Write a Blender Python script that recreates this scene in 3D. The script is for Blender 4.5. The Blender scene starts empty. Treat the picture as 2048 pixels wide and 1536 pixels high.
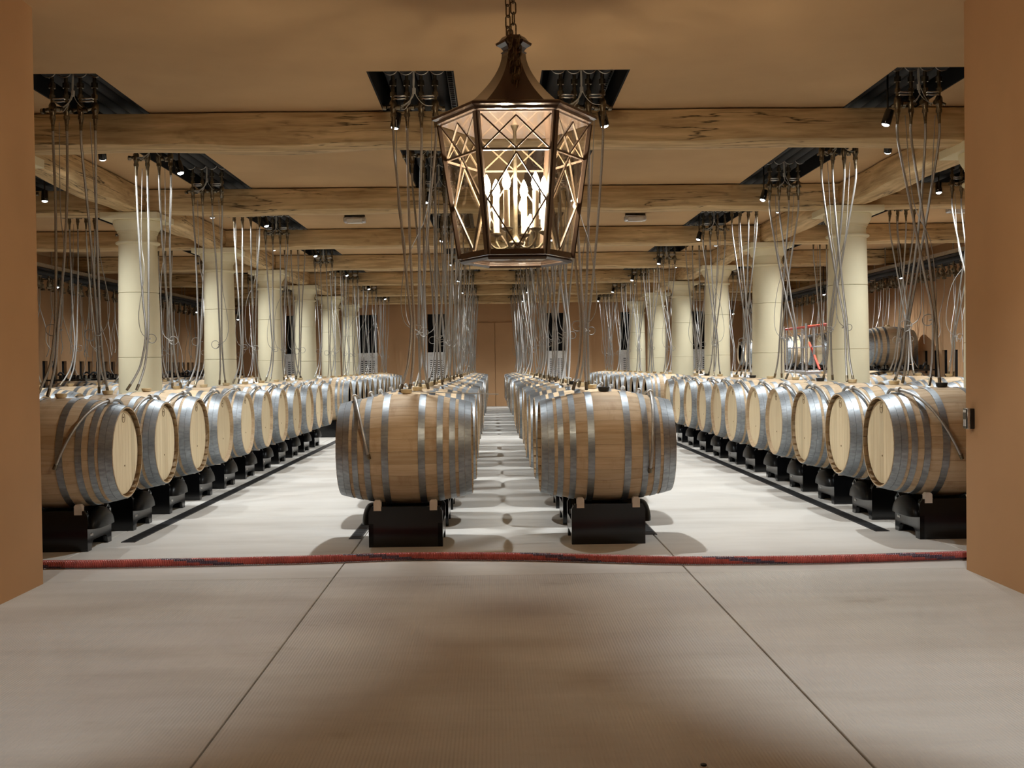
import bpy, math, random
from math import pi, sin, cos, tan, atan2, sqrt, radians
from mathutils import Vector, Matrix, Euler

random.seed(7)
SC = bpy.context.scene
COL = SC.collection

# ------------------------------------------------------------------ camera
F_PX, YAW, PITCH, ROLL, CAM_H = 2198.3, 0.0171, 0.0171, 0.0121, 1.149
cam_data = bpy.data.cameras.new('camera')
cam_data.sensor_width = 36.0
cam_data.lens = 36.0 * F_PX / 2048.0
cam_data.clip_start = 0.05
cam_data.clip_end = 100
cam = bpy.data.objects.new('camera', cam_data)
COL.objects.link(cam)
_fwd = Vector((sin(YAW) * cos(PITCH), cos(YAW) * cos(PITCH), -sin(PITCH)))
_right = Vector((cos(YAW), -sin(YAW), 0))
_up = _right.cross(_fwd)
_r = _right * cos(ROLL) - _up * sin(ROLL)
_u = _up * cos(ROLL) + _right * sin(ROLL)
_m = Matrix((_r, _u, -_fwd)).transposed().to_4x4()
_m.translation = Vector((0, 0, CAM_H))
cam.matrix_world = _m
SC.camera = cam

# ------------------------------------------------------------------ world, exposure, quality
world = bpy.data.worlds.new('world')
SC.world = world
world.use_nodes = True
world.node_tree.nodes['Background'].inputs[0].default_value = (0.02, 0.018, 0.015, 1)
world.node_tree.nodes['Background'].inputs[1].default_value = 0.2
SC.view_settings.view_transform = 'Standard'
SC.view_settings.look = 'None'
SC.view_settings.gamma = 1.0
SC.view_settings.use_curve_mapping = False
SC.view_settings.exposure = 0.0
SC.cycles.use_denoising = True
SC.cycles.max_bounces = 10
SC.cycles.diffuse_bounces = 6
SC.cycles.glossy_bounces = 4
SC.cycles.transmission_bounces = 6
SC.cycles.transparent_max_bounces = 24
SC.cycles.sample_clamp_indirect = 6.0
SC.cycles.caustics_reflective = False
SC.cycles.caustics_refractive = False

# lamp powers (watts) and colours
P_CENTRE, P_AISLE, P_BACK, P_OUTER = 225, 150, 125, 165
P_WALL, P_CORRIDOR = 85, 170
BULB_STRENGTH = 520
COOL = (0.93, 0.98, 1.0)
WARM = (1.0, 0.85, 0.64)

# ------------------------------------------------------------------ layout (metres; x right, y into the cellar, z up)
PITCH_B = 0.885
Z0 = 7.204
SEG1 = [Z0 + PITCH_B * i for i in range(11)]
SEG2 = [18.35 + PITCH_B * i for i in range(13)]
BL, BR_, HR = 0.855, 0.3585, 0.295           # barrel length, bilge radius, head radius
BZ = 0.613                                    # barrel axis height
ROWX = {'CL': -0.568, 'CR': 0.725, 'L': -2.387 - BL / 2, 'R': 2.532 + BL / 2,
        'BL': -4.78, 'BR': 4.86, 'WL': -6.93, 'WR': 6.95}
ROWNAME = {'CL': 'left of the walkway', 'CR': 'right of the walkway',
           'L': 'before the left columns', 'R': 'before the right columns',
           'BL': 'behind the left columns', 'BR': 'behind the right columns',
           'WL': 'along the left wall', 'WR': 'along the right wall'}
OUT = {'CL': -1, 'CR': 1, 'L': 1, 'R': -1, 'BL': -1, 'BR': 1, 'WL': 1, 'WR': -1}
CEIL = 3.09
BEAM_Y = [12.066 + 3.54 * (k - 1) for k in range(7)]
COLX = (-3.85, 3.92)
WALL_X = 7.55
BACK_Y = 30.88
ORD = ['first', 'second', 'third', 'fourth', 'fifth', 'sixth', 'seventh', 'eighth', 'ninth', 'tenth',
       'eleventh', 'twelfth', 'thirteenth', 'fourteenth']


# ------------------------------------------------------------------ mesh helpers
class MB:
    def __init__(s):
        s.v, s.f, s.m, s.sm = [], [], [], []

    def add(s, verts, faces, mat=0, smooth=True):
        o = len(s.v)
        s.v.extend([tuple(p) for p in verts])
        for f in faces:
            s.f.append(tuple(i + o for i in f))
            s.m.append(mat)
            s.sm.append(smooth)
        return s

    def box(s, x0, x1, y0, y1, z0, z1, mat=0, b=0.0):
        if b <= 0:
            v = [(x, y, z) for x in (x0, x1) for y in (y0, y1) for z in (z0, z1)]
            return s.add(v, [(0, 1, 3, 2), (4, 6, 7, 5), (0, 4, 5, 1), (2, 3, 7, 6), (0, 2, 6, 4), (1, 5, 7, 3)], mat, False)
        # bevelled box: octagonal outline in plan, chamfered top and bottom
        def ring(z, e):
            return [(x0 + e, y0, z), (x1 - e, y0, z), (x1, y0 + e, z), (x1, y1 - e, z), (x1 - e, y1, z), (x0 + e, y1, z), (x0, y1 - e, z), (x0, y0 + e, z)]
        def inset(z):
            return [(x0 + b, y0 + b, z), (x1 - b, y0 + b, z), (x1 - b, y0 + b, z), (x1 - b, y1 - b, z), (x1 - b, y1 - b, z), (x0 + b, y1 - b, z), (x0 + b, y1 - b, z), (x0 + b, y0 + b, z)]
        v = inset(z0) + ring(z0 + b, b) + ring(z1 - b, b) + inset(z1)
        f = []
        for k in range(3):
            for i in range(8):
                j = (i + 1) % 8
                f.append((k * 8 + i, k * 8 + j, k * 8 + 8 + j, k * 8 + 8 + i))
        f.append((6, 4, 2, 0)); f.append((24, 26, 28, 30))
        return s.add(v, f, mat, False)

    def lathe(s, prof, n=24, axis='z', c=(0, 0, 0), mat=0, closed=False, smooth=True, cap=True):
        """prof: list of (along, radius)"""
        v, f = [], []
        for (a, r) in prof:
            for i in range(n):
                t = 2 * pi * i / n
                p, q = r * cos(t), r * sin(t)
                v.append({'z': (c[0] + p, c[1] + q, c[2] + a), 'x': (c[0] + a, c[1] + p, c[2] + q), 'y': (c[0] + q, c[1] + a, c[2] + p)}[axis])
        m = len(prof)
        for k in range(m if closed else m - 1):
            k2 = (k + 1) % m
            for i in range(n):
                j = (i + 1) % n
                f.append((k * n + i, k * n + j, k2 * n + j, k2 * n + i))
        if cap and not closed:
            f.append(tuple(reversed(range(n))))
            f.append(tuple((m - 1) * n + i for i in range(n)))
        return s.add(v, f, mat, smooth)

    def cyl(s, p0, p1, r, n=12, mat=0, r1=None):
        return s.tube([p0, p1], [r, r if r1 is None else r1], n, mat)

    def tube(s, path, r, n=8, mat=0, cap=True, closed=False):
        path = [Vector(p) for p in path]
        m = len(path)
        rs = r if isinstance(r, (list, tuple)) else [r] * m
        v, f = [], []
        prev = None
        for k in range(m):
            if closed:
                d = path[(k + 1) % m] - path[k - 1]
            else:
                d = path[min(k + 1, m - 1)] - path[max(k - 1, 0)]
            d = d.normalized() if d.length > 1e-9 else Vector((0, 0, 1))
            if prev is None:
                a = Vector((0, 0, 1)) if abs(d.z) < 0.9 else Vector((1, 0, 0))
                n1 = d.cross(a).normalized()
            else:
                n1 = prev - d * prev.dot(d)
                n1 = n1.normalized() if n1.length > 1e-9 else d.orthogonal().normalized()
            prev = n1
            n2 = d.cross(n1)
            for i in range(n):
                t = 2 * pi * i / n
                v.append(path[k] + (n1 * cos(t) + n2 * sin(t)) * rs[k])
        for k in range(m if closed else m - 1):
            k2 = (k + 1) % m
            for i in range(n):
                j = (i + 1) % n
                f.append((k * n + i, k * n + j, k2 * n + j, k2 * n + i))
        if cap and not closed:
            f.append(tuple(reversed(range(n))))
            f.append(tuple((m - 1) * n + i for i in range(n)))
        return s.add(v, f, mat, True)

    def prism(s, pts, a0, a1, axis='y', mat=0, smooth=False):
        """extrude a 2-D outline; axis y: pts are (x,z); axis x: pts are (y,z); axis z: pts are (x,y)"""
        n = len(pts)
        g = {'y': lambda p, a: (p[0], a, p[1]), 'x': lambda p, a: (a, p[0], p[1]), 'z': lambda p, a: (p[0], p[1], a)}[axis]
        v = [g(p, a0) for p in pts] + [g(p, a1) for p in pts]
        f = [tuple(range(n)), tuple(reversed(range(n, 2 * n)))]
        for i in range(n):
            j = (i + 1) % n
            f.append((i, i + n, j + n, j))
        return s.add(v, f, mat, smooth)

    def mesh(s, name, mats, sharp=0.7):
        me = bpy.data.meshes.new(name)
        me.from_pydata(s.v, [], s.f)
        for m in (mats if isinstance(mats, (list, tuple)) else [mats]):
            me.materials.append(m)
        me.polygons.foreach_set('material_index', s.m)
        me.polygons.foreach_set('use_smooth', s.sm)
        me.update()
        import bmesh
        bm = bmesh.new(); bm.from_mesh(me)
        bmesh.ops.recalc_face_normals(bm, faces=bm.faces)
        bm.to_mesh(me); bm.free()
        try:
            me.set_sharp_from_angle(angle=sharp)
        except Exception:
            pass
        return me


def ob(name, me, parent=None, loc=(0, 0, 0), rot=(0, 0, 0)):
    o = bpy.data.objects.new(name, me)
    COL.objects.link(o)
    o.location = loc
    o.rotation_euler = rot
    if parent is not None:
        o.parent = parent
    return o


def tag(o, label=None, cat=None, group=None, kind=None):
    if label: o['label'] = label
    if cat: o['category'] = cat
    if group: o['group'] = group
    if kind: o['kind'] = kind
    return o


def thing(name, label, cat, loc=(0, 0, 0), rz=0.0, group=None):
    o = ob(name, None, None, loc, (0, 0, rz))
    o.empty_display_size = 0.1
    return tag(o, label, cat, group)


def struct(name, me, label=None, parent=None):
    o = ob(name, me, parent)
    o['kind'] = 'structure'
    if label: o['label'] = label
    return o


# ------------------------------------------------------------------ materials
class N:
    def __init__(s, name):
        s.mat = bpy.data.materials.new(name)
        s.mat.use_nodes = True
        s.t = s.mat.node_tree
        s.b = s.t.nodes['Principled BSDF']
        s.out = s.t.nodes['Material Output']

    def n(s, typ, **kw):
        nd = s.t.nodes.new(typ)
        for k, v in kw.items():
            if k.startswith('i_'):
                key = k[2:]
                key = int(key) if key.isdigit() else key.replace('_', ' ')
                nd.inputs[key].default_value = v
            else:
                setattr(nd, k, v)
        return nd

    def l(s, a, b):
        s.t.links.new(a, b)

    def coord(s, scale=(1, 1, 1), kind='Object', jitter=False):
        tc = s.n('ShaderNodeTexCoord')
        mp = s.n('ShaderNodeMapping')
        mp.inputs['Scale'].default_value = scale
        s.l(tc.outputs[kind], mp.inputs['Vector'])
        if jitter:
            oi = s.n('ShaderNodeObjectInfo')
            mu = s.n('ShaderNodeMath', operation='MULTIPLY', i_1=37.0)
            s.l(oi.outputs['Random'], mu.inputs[0])
            cb = s.n('ShaderNodeCombineXYZ')
            s.l(mu.outputs[0], cb.inputs[0]); s.l(mu.outputs[0], cb.inputs[1])
            s.l(cb.outputs[0], mp.inputs['Location'])
        return mp.outputs[0]

    def noise(s, vec, scale=5, detail=4, rough=0.55):
        nd = s.n('ShaderNodeTexNoise')
        nd.inputs['Scale'].default_value = scale
        nd.inputs['Detail'].default_value = detail
        nd.inputs['Roughness'].default_value = rough
        s.l(vec, nd.inputs['Vector'])
        return nd.outputs['Fac']

    def ramp(s, fac, stops):
        r = s.n('ShaderNodeValToRGB')
        els = r.color_ramp.elements
        while len(els) < len(stops): els.new(0.5)
        for e, (p, c) in zip(els, stops):
            e.position = p
            e.color = (*c, 1) if len(c) == 3 else c
        s.l(fac, r.inputs[0])
        return r.outputs[0]

    def mix(s, fac, a, b, mode='MIX'):
        m = s.n('ShaderNodeMix', data_type='RGBA', blend_type=mode)
        for sock, val in ((m.inputs[0], fac), (m.inputs[6], a), (m.inputs[7], b)):
            if isinstance(val, (int, float)): sock.default_value = val
            elif isinstance(val, tuple): sock.default_value = (*val, 1)
            else: s.l(val, sock)
        return m.outputs[2]

    def math(s, op, a, b=None, clamp=False):
        m = s.n('ShaderNodeMath', operation=op)
        m.use_clamp = clamp
        for k, v in ((0, a), (1, b)):
            if v is None: continue
            if isinstance(v, (int, float)): m.inputs[k].default_value = v
            else: s.l(v, m.inputs[k])
        return m.outputs[0]

    def bump(s, h, strength=0.3, dist=0.01):
        b = s.n('ShaderNodeBump')
        b.inputs['Strength'].default_value = strength
        b.inputs['Distance'].default_value = dist
        s.l(h, b.inputs['Height'])
        s.l(b.outputs[0], s.b.inputs['Normal'])

    def set(s, col=None, rough=None, metal=None, spec=None, coat=None):
        for key, val in (('Base Color', col), ('Roughness', rough), ('Metallic', metal), ('Specular IOR Level', spec), ('Coat Weight', coat)):
            if val is None: continue
            if isinstance(val, tuple): s.b.inputs[key].default_value = (*val, 1)
            elif isinstance(val, (int, float)): s.b.inputs[key].default_value = val
            else: s.l(val, s.b.inputs[key])
        return s


def simple(name, col, rough=0.5, metal=0.0, spec=0.5, var=0.12, scale=12):
    m = N(name)
    fac = m.noise(m.coord(jitter=True), scale, 3)
    c2 = tuple(min(1, c * (1 + var)) for c in col)
    c1 = tuple(c * (1 - var) for c in col)
    m.set(m.ramp(fac, [(0.3, c1), (0.7, c2)]), rough, metal, spec)
    return m.mat


def plaster(name, col):
    m = N(name)
    v = m.coord()
    big = m.noise(v, 0.7, 4)
    fine = m.noise(v, 35, 4)
    base = m.ramp(big, [(0.3, tuple(c * 0.88 for c in col)), (0.7, tuple(c * 1.1 for c in col))])
    m.set(base, 0.92, 0, 0.2)
    m.bump(fine, 0.12, 0.004)
    return m.mat


def oak(name, mode, light, dark, stain=True):
    """mode: 'piece' = one stave or board per object, 'body' = whole barrel, 'board' = head board (grain along z)"""
    m = N(name)
    sc = (1.2, 22, 22) if mode in ('piece', 'body') else (22, 22, 1.2)
    v = m.coord(sc, jitter=True)
    g = m.noise(v, 2.2, 5, 0.6)
    col = m.ramp(g, [(0.28, dark), (0.5, tuple((a + b) / 2 for a, b in zip(light, dark))), (0.72, light)])
    oi = m.n('ShaderNodeObjectInfo')
    if mode == 'body':
        tc = m.n('ShaderNodeTexCoord')
        sp = m.n('ShaderNodeSeparateXYZ')
        m.l(tc.outputs['Object'], sp.inputs[0])
        ang = m.math('ARCTAN2', sp.outputs[1], sp.outputs[2])
        k = m.math('MULTIPLY', ang, 28 / (2 * pi))
        idx = m.math('FLOOR', k)
        fr = m.math('FRACT', k)
        wn = m.n('ShaderNodeTexWhiteNoise', noise_dimensions='1D')
        m.l(m.math('ADD', idx, m.math('MULTIPLY', oi.outputs['Random'], 91.7)), wn.inputs['W'])
        rnd = wn.outputs['Value']
        seam = m.math('COMPARE', fr, 0.5); seam.node.inputs[2].default_value = 0.485
        m.bump(seam, 0.5, 0.002)
    else:
        rnd = oi.outputs['Random']
    val = m.ramp(rnd, [(0, (0.80, 0.78, 0.75)), (0.5, (0.97, 0.95, 0.93)), (1, (1.0, 1.0, 1.0))])
    col = m.mix(1.0, col, val, 'MULTIPLY')
    if stain:
        sv = m.coord((3.0, 1.2, 1.2), jitter=True)
        st = m.ramp(m.noise(sv, 2.6, 5, 0.62), [(0.55, (0, 0, 0)), (0.78, (1, 1, 1))])
        col = m.mix(m.math('MULTIPLY', st, 0.55), col, (0.24, 0.115, 0.045))
    m.set(col, 0.62, 0, 0.3)
    return m.mat


def timber(name, light, dark):
    m = N(name)
    v = m.coord((0.8, 10, 10), jitter=True)
    g = m.noise(v, 2.0, 6, 0.6)
    col = m.ramp(g, [(0.3, dark), (0.68, light)])
    kv = m.coord((1.6, 3, 3), jitter=True)
    kn = m.ramp(m.noise(kv, 2.2, 3), [(0.62, (0, 0, 0)), (0.74, (1, 1, 1))])
    col = m.mix(m.math('MULTIPLY', kn, 0.45), col, tuple(c * 0.45 for c in dark))
    cv = m.coord((0.35, 5.5, 5.5), jitter=True)
    cn = m.noise(cv, 2.0, 5, 0.5)
    # thin drying cracks along the grain
    dif = m.math('ABSOLUTE', m.math('SUBTRACT', cn, 0.5))
    gate = m.ramp(m.noise(m.coord((0.5, 1, 1), jitter=True), 1.3, 2), [(0.46, (0, 0, 0)), (0.54, (1, 1, 1))])
    crack = m.math('MULTIPLY', m.ramp(dif, [(0.0, (1, 1, 1)), (0.016, (0, 0, 0))]), gate)
    col = m.mix(m.math('MULTIPLY', crack, 0.9), col, (0.02, 0.012, 0.006))
    m.set(col, 0.7, 0, 0.25)
    m.bump(g, 0.25, 0.01)
    return m.mat


def concrete(name, ribs):
    m = N(name)
    v = m.coord((0.35, 1.3, 1.0), kind='Object')
    big = m.noise(v, 1.1, 6, 0.6)
    st = m.noise(m.coord((0.6, 3.5, 1)), 1.6, 6, 0.65)
    fine = m.noise(m.coord(), 60, 3)
    col = m.ramp(big, [(0.30, (0.43, 0.39, 0.34)), (0.5, (0.60, 0.57, 0.52)), (0.66, (0.68, 0.655, 0.61))])
    col = m.mix(0.4, col, m.ramp(st, [(0.3, (0.54, 0.50, 0.45)), (0.7, (0.68, 0.655, 0.61))]))
    sp = m.ramp(m.noise(m.coord((0.8, 1.6, 1)), 1.7, 3), [(0.66, (0, 0, 0)), (0.76, (1, 1, 1))])
    col = m.mix(m.math('MULTIPLY', sp, 0.6 if ribs else 0.35), col, (0.33, 0.28, 0.225))
    m.set(col, m.ramp(big, [(0.3, (0.62,) * 3), (0.7, (0.5,) * 3)]), 0, 0.35)
    if ribs:
        w = m.n('ShaderNodeTexWave', wave_type='BANDS', bands_direction='X')
        m.l(m.coord(), w.inputs['Vector'])
        w.inputs['Scale'].default_value = 26.0
        w.inputs['Distortion'].default_value = 0.4
        w.inputs['Detail'].default_value = 1
        h = m.math('ADD', m.math('MULTIPLY', w.outputs['Fac'], 0.7), m.math('MULTIPLY', fine, 0.4))
        m.bump(h, 0.6, 0.004)
    else:
        m.bump(fine, 0.15, 0.003)
    return m.mat


def metal(name, col, rough, var=0.25, scale=(3, 14, 14), nscale=4):
    m = N(name)
    f = m.noise(m.coord(scale, jitter=True), nscale, 4)
    m.set(m.ramp(f, [(0.3, tuple(c * (1 - var) for c in col)), (0.7, tuple(min(1, c * (1 + var * 0.6)) for c in col))]),
          m.ramp(f, [(0.3, (rough * 1.15,) * 3), (0.7, (rough * 0.85,) * 3)]), 1.0)
    return m.mat


def emit(name, col, strength):
    m = N(name)
    e = m.n('ShaderNodeEmission')
    e.inputs[0].default_value = (*col, 1)
    e.inputs[1].default_value = strength
    m.l(e.outputs[0], m.out.inputs['Surface'])
    return m.mat


def thin_glass(name):
    m = N(name)
    tr = m.n('ShaderNodeBsdfTransparent')
    tr.inputs[0].default_value = (0.96, 0.96, 0.94, 1)
    gl = m.n('ShaderNodeBsdfGlossy')
    gl.inputs['Roughness'].default_value = 0.03
    lw = m.n('ShaderNodeLayerWeight'); lw.inputs[0].default_value = 0.5
    fr5 = m.math('POWER', lw.outputs['Facing'], 5.0)
    fac = m.math('ADD', m.math('MULTIPLY', fr5, 0.9), 0.05, True)
    ns = m.noise(m.coord(), 9, 2)
    bp = m.n('ShaderNodeBump'); bp.inputs['Strength'].default_value = 0.15; bp.inputs['Distance'].default_value = 0.01
    m.l(ns, bp.inputs['Height']); m.l(bp.outputs[0], gl.inputs['Normal'])
    mx = m.n('ShaderNodeMixShader')
    m.l(fac, mx.inputs[0])
    m.l(tr.outputs[0], mx.inputs[1]); m.l(gl.outputs[0], mx.inputs[2])
    m.l(mx.outputs[0], m.out.inputs['Surface'])
    return m.mat


M = {}
M['plaster'] = plaster('terracotta_plaster', (0.48, 0.285, 0.148))
M['ceiling'] = plaster('ochre_ceiling_plaster', (0.54, 0.36, 0.195))
M['stave'] = oak('oak_stave', 'piece', (0.66, 0.525, 0.36), (0.50, 0.355, 0.21))
M['body'] = oak('oak_barrel_body', 'body', (0.66, 0.525, 0.36), (0.50, 0.355, 0.21))
M['nose'] = simple('black_cradle_nose', (0.004, 0.004, 0.0045), 0.34, 0, 0.22)
M['head'] = oak('oak_head_board', 'board', (0.82, 0.70, 0.48), (0.68, 0.54, 0.33), stain=False)
M['chime'] = oak('oak_chime', 'piece', (0.56, 0.38, 0.22), (0.42, 0.25, 0.13), stain=False)
M['hoop'] = metal('galvanised_hoop', (0.37, 0.40, 0.425), 0.47)
M['steel'] = metal('brushed_steel', (0.55, 0.54, 0.52), 0.32)
M['braid'] = metal('braided_steel', (0.47, 0.455, 0.43), 0.5, 0.35, (60, 60, 60), 6)
M['brass'] = metal('dark_brass', (0.20, 0.165, 0.115), 0.38, 0.4, (20, 20, 20), 3)
M['black'] = simple('black_cradle_plastic', (0.004, 0.004, 0.0045), 0.14, 0, 0.5)
M['dark'] = simple('dark_void', (0.006, 0.006, 0.007), 0.8, 0, 0.2)
M['pipe'] = simple('black_pipe_insulation', (0.013, 0.0135, 0.015), 0.7, 0, 0.3)
M['pad'] = simple('pale_wood_pad', (0.62, 0.54, 0.46), 0.6)
M['stone'] = plaster('limestone', (0.80, 0.725, 0.51))
M['beam'] = timber('hewn_oak_beam', (0.72, 0.525, 0.285), (0.36, 0.235, 0.11))
M['floor'] = concrete('brushed_concrete', False)
M['floor_front'] = concrete('ribbed_concrete', True)
M['drain'] = simple('drain_grate_metal', (0.045, 0.045, 0.047), 0.5, 0.3)
M['red'] = simple('red_pvc', (0.40, 0.075, 0.06), 0.28, 0, 0.5, 0.25, 20)
M['violet'] = simple('violet_stripe', (0.10, 0.055, 0.085), 0.25, 0, 0.6, 0.5, 90)
M['bronze'] = N('bronze_lacquer').set((0.10, 0.066, 0.049), 0.22, 0.0, 0.6, 0.6).mat
M['leading'] = N('bronze_leading').set((0.15, 0.105, 0.07), 0.35, 0.0, 0.5).mat
M['glass'] = thin_glass('lantern_glass')
M['candle'] = simple('ivory_candle_sleeve', (0.80, 0.72, 0.55), 0.5)
M['bulb'] = emit('lit_candle_bulb', WARM, BULB_STRENGTH)
M['lens'] = emit('lit_spot_lens', (0.88, 0.96, 1.0), 14)
M['white'] = simple('white_painted_metal', (0.68, 0.67, 0.65), 0.45)
M['silicone'] = simple('cream_silicone_bung', (0.62, 0.50, 0.30), 0.5)
M['blackrubber'] = simple('black_rubber', (0.012, 0.012, 0.012), 0.5)
M['clip'] = simple('white_clip', (0.74, 0.72, 0.68), 0.4)
M['redpaint'] = simple('red_paint', (0.62, 0.06, 0.03), 0.4)
M['alu'] = metal('aluminium', (0.6, 0.6, 0.62), 0.4)
M['stamp'] = simple('burnt_stamp', (0.16, 0.09, 0.035), 0.7)
M['cable'] = simple('grey_cable', (0.30, 0.28, 0.25), 0.5)
M['whitecable'] = simple('white_cable', (0.55, 0.54, 0.5), 0.5)

# ------------------------------------------------------------------ setting: floor, walls, ceiling
XJ = [-WALL_X, -4.75, -2.62, -0.887, 1.064, 2.82, 4.9, WALL_X]
YJ = [-3.2, 2.4, 6.0, 8.5, 12.06, 15.6, 19.14, 22.68, 26.22, BACK_Y]
sub = MB().box(-WALL_X - .3, WALL_X + .3, -3.4, BACK_Y + .3, -0.3, -0.10)
floor = struct('floor', sub.mesh('floor', M['drain']), 'brushed concrete cellar floor')
for i in range(len(XJ) - 1):
    for j in range(len(YJ) - 1):
        if YJ[j] < 5.9 and (XJ[i] < -2.7 or XJ[i + 1] > 3.0):
            continue
        g = 0.0035
        me = MB().box(XJ[i] + g, XJ[i + 1] - g, YJ[j] + g * .5, YJ[j + 1] - g * .5, -0.12, 0.0, 0, 0.003).mesh('slab', M['floor_front'] if YJ[j] < 5.9 else M['floor'])
        ob('slab', me, floor)

for nm, lab, x0, x1 in (('trim_1', 'slotted floor drain along the row before the left columns', -2.490, -2.397),
                        ('trim_2', 'slotted floor drain under the barrels left of the central walkway', -0.978, -0.896),
                        ('trim_3', 'slotted floor drain under the barrels right of the central walkway', 1.0, 1.088),
                        ('trim_4', 'slotted floor drain along the row before the right columns', 2.563, 2.658)):
    b = MB().box(x0, x1, 7.34, 29.8, -0.02, 0.002)
    b.box(x0, x0 + .008, 7.34, 29.8, 0, 0.004); b.box(x1 - .008, x1, 7.34, 29.8, 0, 0.004)
    y = 7.36
    while y < 14.5:
        b.box(x0 + .008, x1 - .008, y, y + .012, 0.0, 0.004); y += 0.03
    struct(nm, b.mesh('floor_drain', M['drain']), lab)

# side corridor walls (the near jambs), cellar side walls, back wall
JL, JR, JY = -2.441, 2.579, 5.955
b = MB().box(JL - 0.4, JL, -3.2, JY, 0, CEIL + .02); b.box(-WALL_X - .2, JL - 0.4, JY - 0.4, JY, 0, CEIL + .02)
struct('wall_front_left', b.mesh('wall_front_left', M['plaster']), 'terracotta plaster jamb wall at the left of the opening')
b = MB().box(JR, JR + 0.4, -3.2, JY, 0, CEIL + .02); b.box(JR + 0.4, WALL_X + .2, JY - 0.4, JY, 0, CEIL + .02)
struct('wall_front_right', b.mesh('wall_front_right', M['plaster']), 'terracotta plaster jamb wall with a card reader')
struct('wall_entrance', MB().box(-2.85, 2.99, -3.4, -3.2, 0, CEIL + .02).mesh('wall_entrance', M['plaster']), 'plaster wall closing the entrance corridor')

SLOT_TOP = 1.315
for side, s in (('left', -1), ('right', 1)):
    b = MB()
    xa, xb = s * WALL_X, s * (WALL_X + 0.2)
    b.box(min(xa, xb), max(xa, xb), JY - .2, BACK_Y + .2, SLOT_TOP, CEIL + .1)
    b.box(min(xa, xb), max(xa, xb), JY - .2, 16.6, 0, SLOT_TOP)
    b.box(min(xa, xb), max(xa, xb), 29.3, BACK_Y + .2, 0, SLOT_TOP)
    b.box(min(xa, xb), max(xa, xb), 16.6, 29.3, 0, 0.35)
    xb = s * (WALL_X + 0.045)
    w = struct('wall_' + side, b.mesh('wall_' + side, M['plaster']), 'terracotta side wall with a row of dark upright slots')
    pm = MB().box(min(xa, xb), max(xa, xb), -0.1, 0.1, 0.35, SLOT_TOP).mesh('pier', M['plaster'])
    y = 16.8
    while y < 29.3:
        ob('pier', pm, w, (0, y, 0)); y += 0.415
    xc = s * (WALL_X + 0.045); xd = s * (WALL_X + 0.19)
    ob('slot_backing', MB().box(min(xc, xd), max(xc, xd), 16.5, 29.4, 0.3, SLOT_TOP + .05).mesh('slot_backing', M['dark']), w)

NICHES = [(-5.80, -5.27), (-3.76, -3.23), (-1.83, -1.30), (1.52, 2.05), (3.59, 4.12), (5.62, 6.15)]
b = MB()
xs = [-WALL_X - .2] + [v for n in NICHES for v in n] + [WALL_X + .2]
for i in range(0, len(xs), 2):
    b.box(xs[i], xs[i + 1], BACK_Y, BACK_Y + .25, 0, CEIL + .02)
for a, c in NICHES:
    b.box(a, c, BACK_Y, BACK_Y + .25, 0, 0.6); b.box(a, c, BACK_Y, BACK_Y + .25, 2.615, CEIL + .02)
wb = struct('wall_back', b.mesh('wall_back', M['plaster']), 'terracotta back wall with tall dark niches')
for a, c in NICHES:
    ob('niche_backing', MB().box(a - .02, c + .02, BACK_Y + .25, BACK_Y + .3, 0.55, 2.65).mesh('niche_backing', M['dark']), wb)
for k, (a, c) in enumerate(NICHES):
    u = thing('ventilation_unit', ('white slotted ventilation unit in the %s back wall niche from the left' % ORD[k]), 'ventilation unit', (a, BACK_Y - 0.05, 0.6), 0, 'ventilation units in the back wall')
    ob('casing', MB().box(0.0, c - a, 0, 0.25, 0, 0.94, 0, 0.008).mesh('casing', M['white']), u)
    sm = MB().box(0, 0.072, -0.004, 0.0, 0, 0.022).mesh('vent_slot', M['dark'])
    for r_ in range(12):
        for q in range(4):
            ob('vent_slot', sm, u, (0.075 + q * 0.102, 0, 0.08 + r_ * 0.056))
d = struct('door_1', MB().box(-0.52, 0.06, BACK_Y - .03, BACK_Y, 0, 2.35, 0, .004).mesh('door_leaf', M['plaster']), 'flush plaster-coloured double door in the back wall')
ob('door_leaf', MB().box(0.068, 0.65, BACK_Y - .03, BACK_Y, 0, 2.35, 0, .004).mesh('door_leaf', M['plaster']), d)

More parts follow.
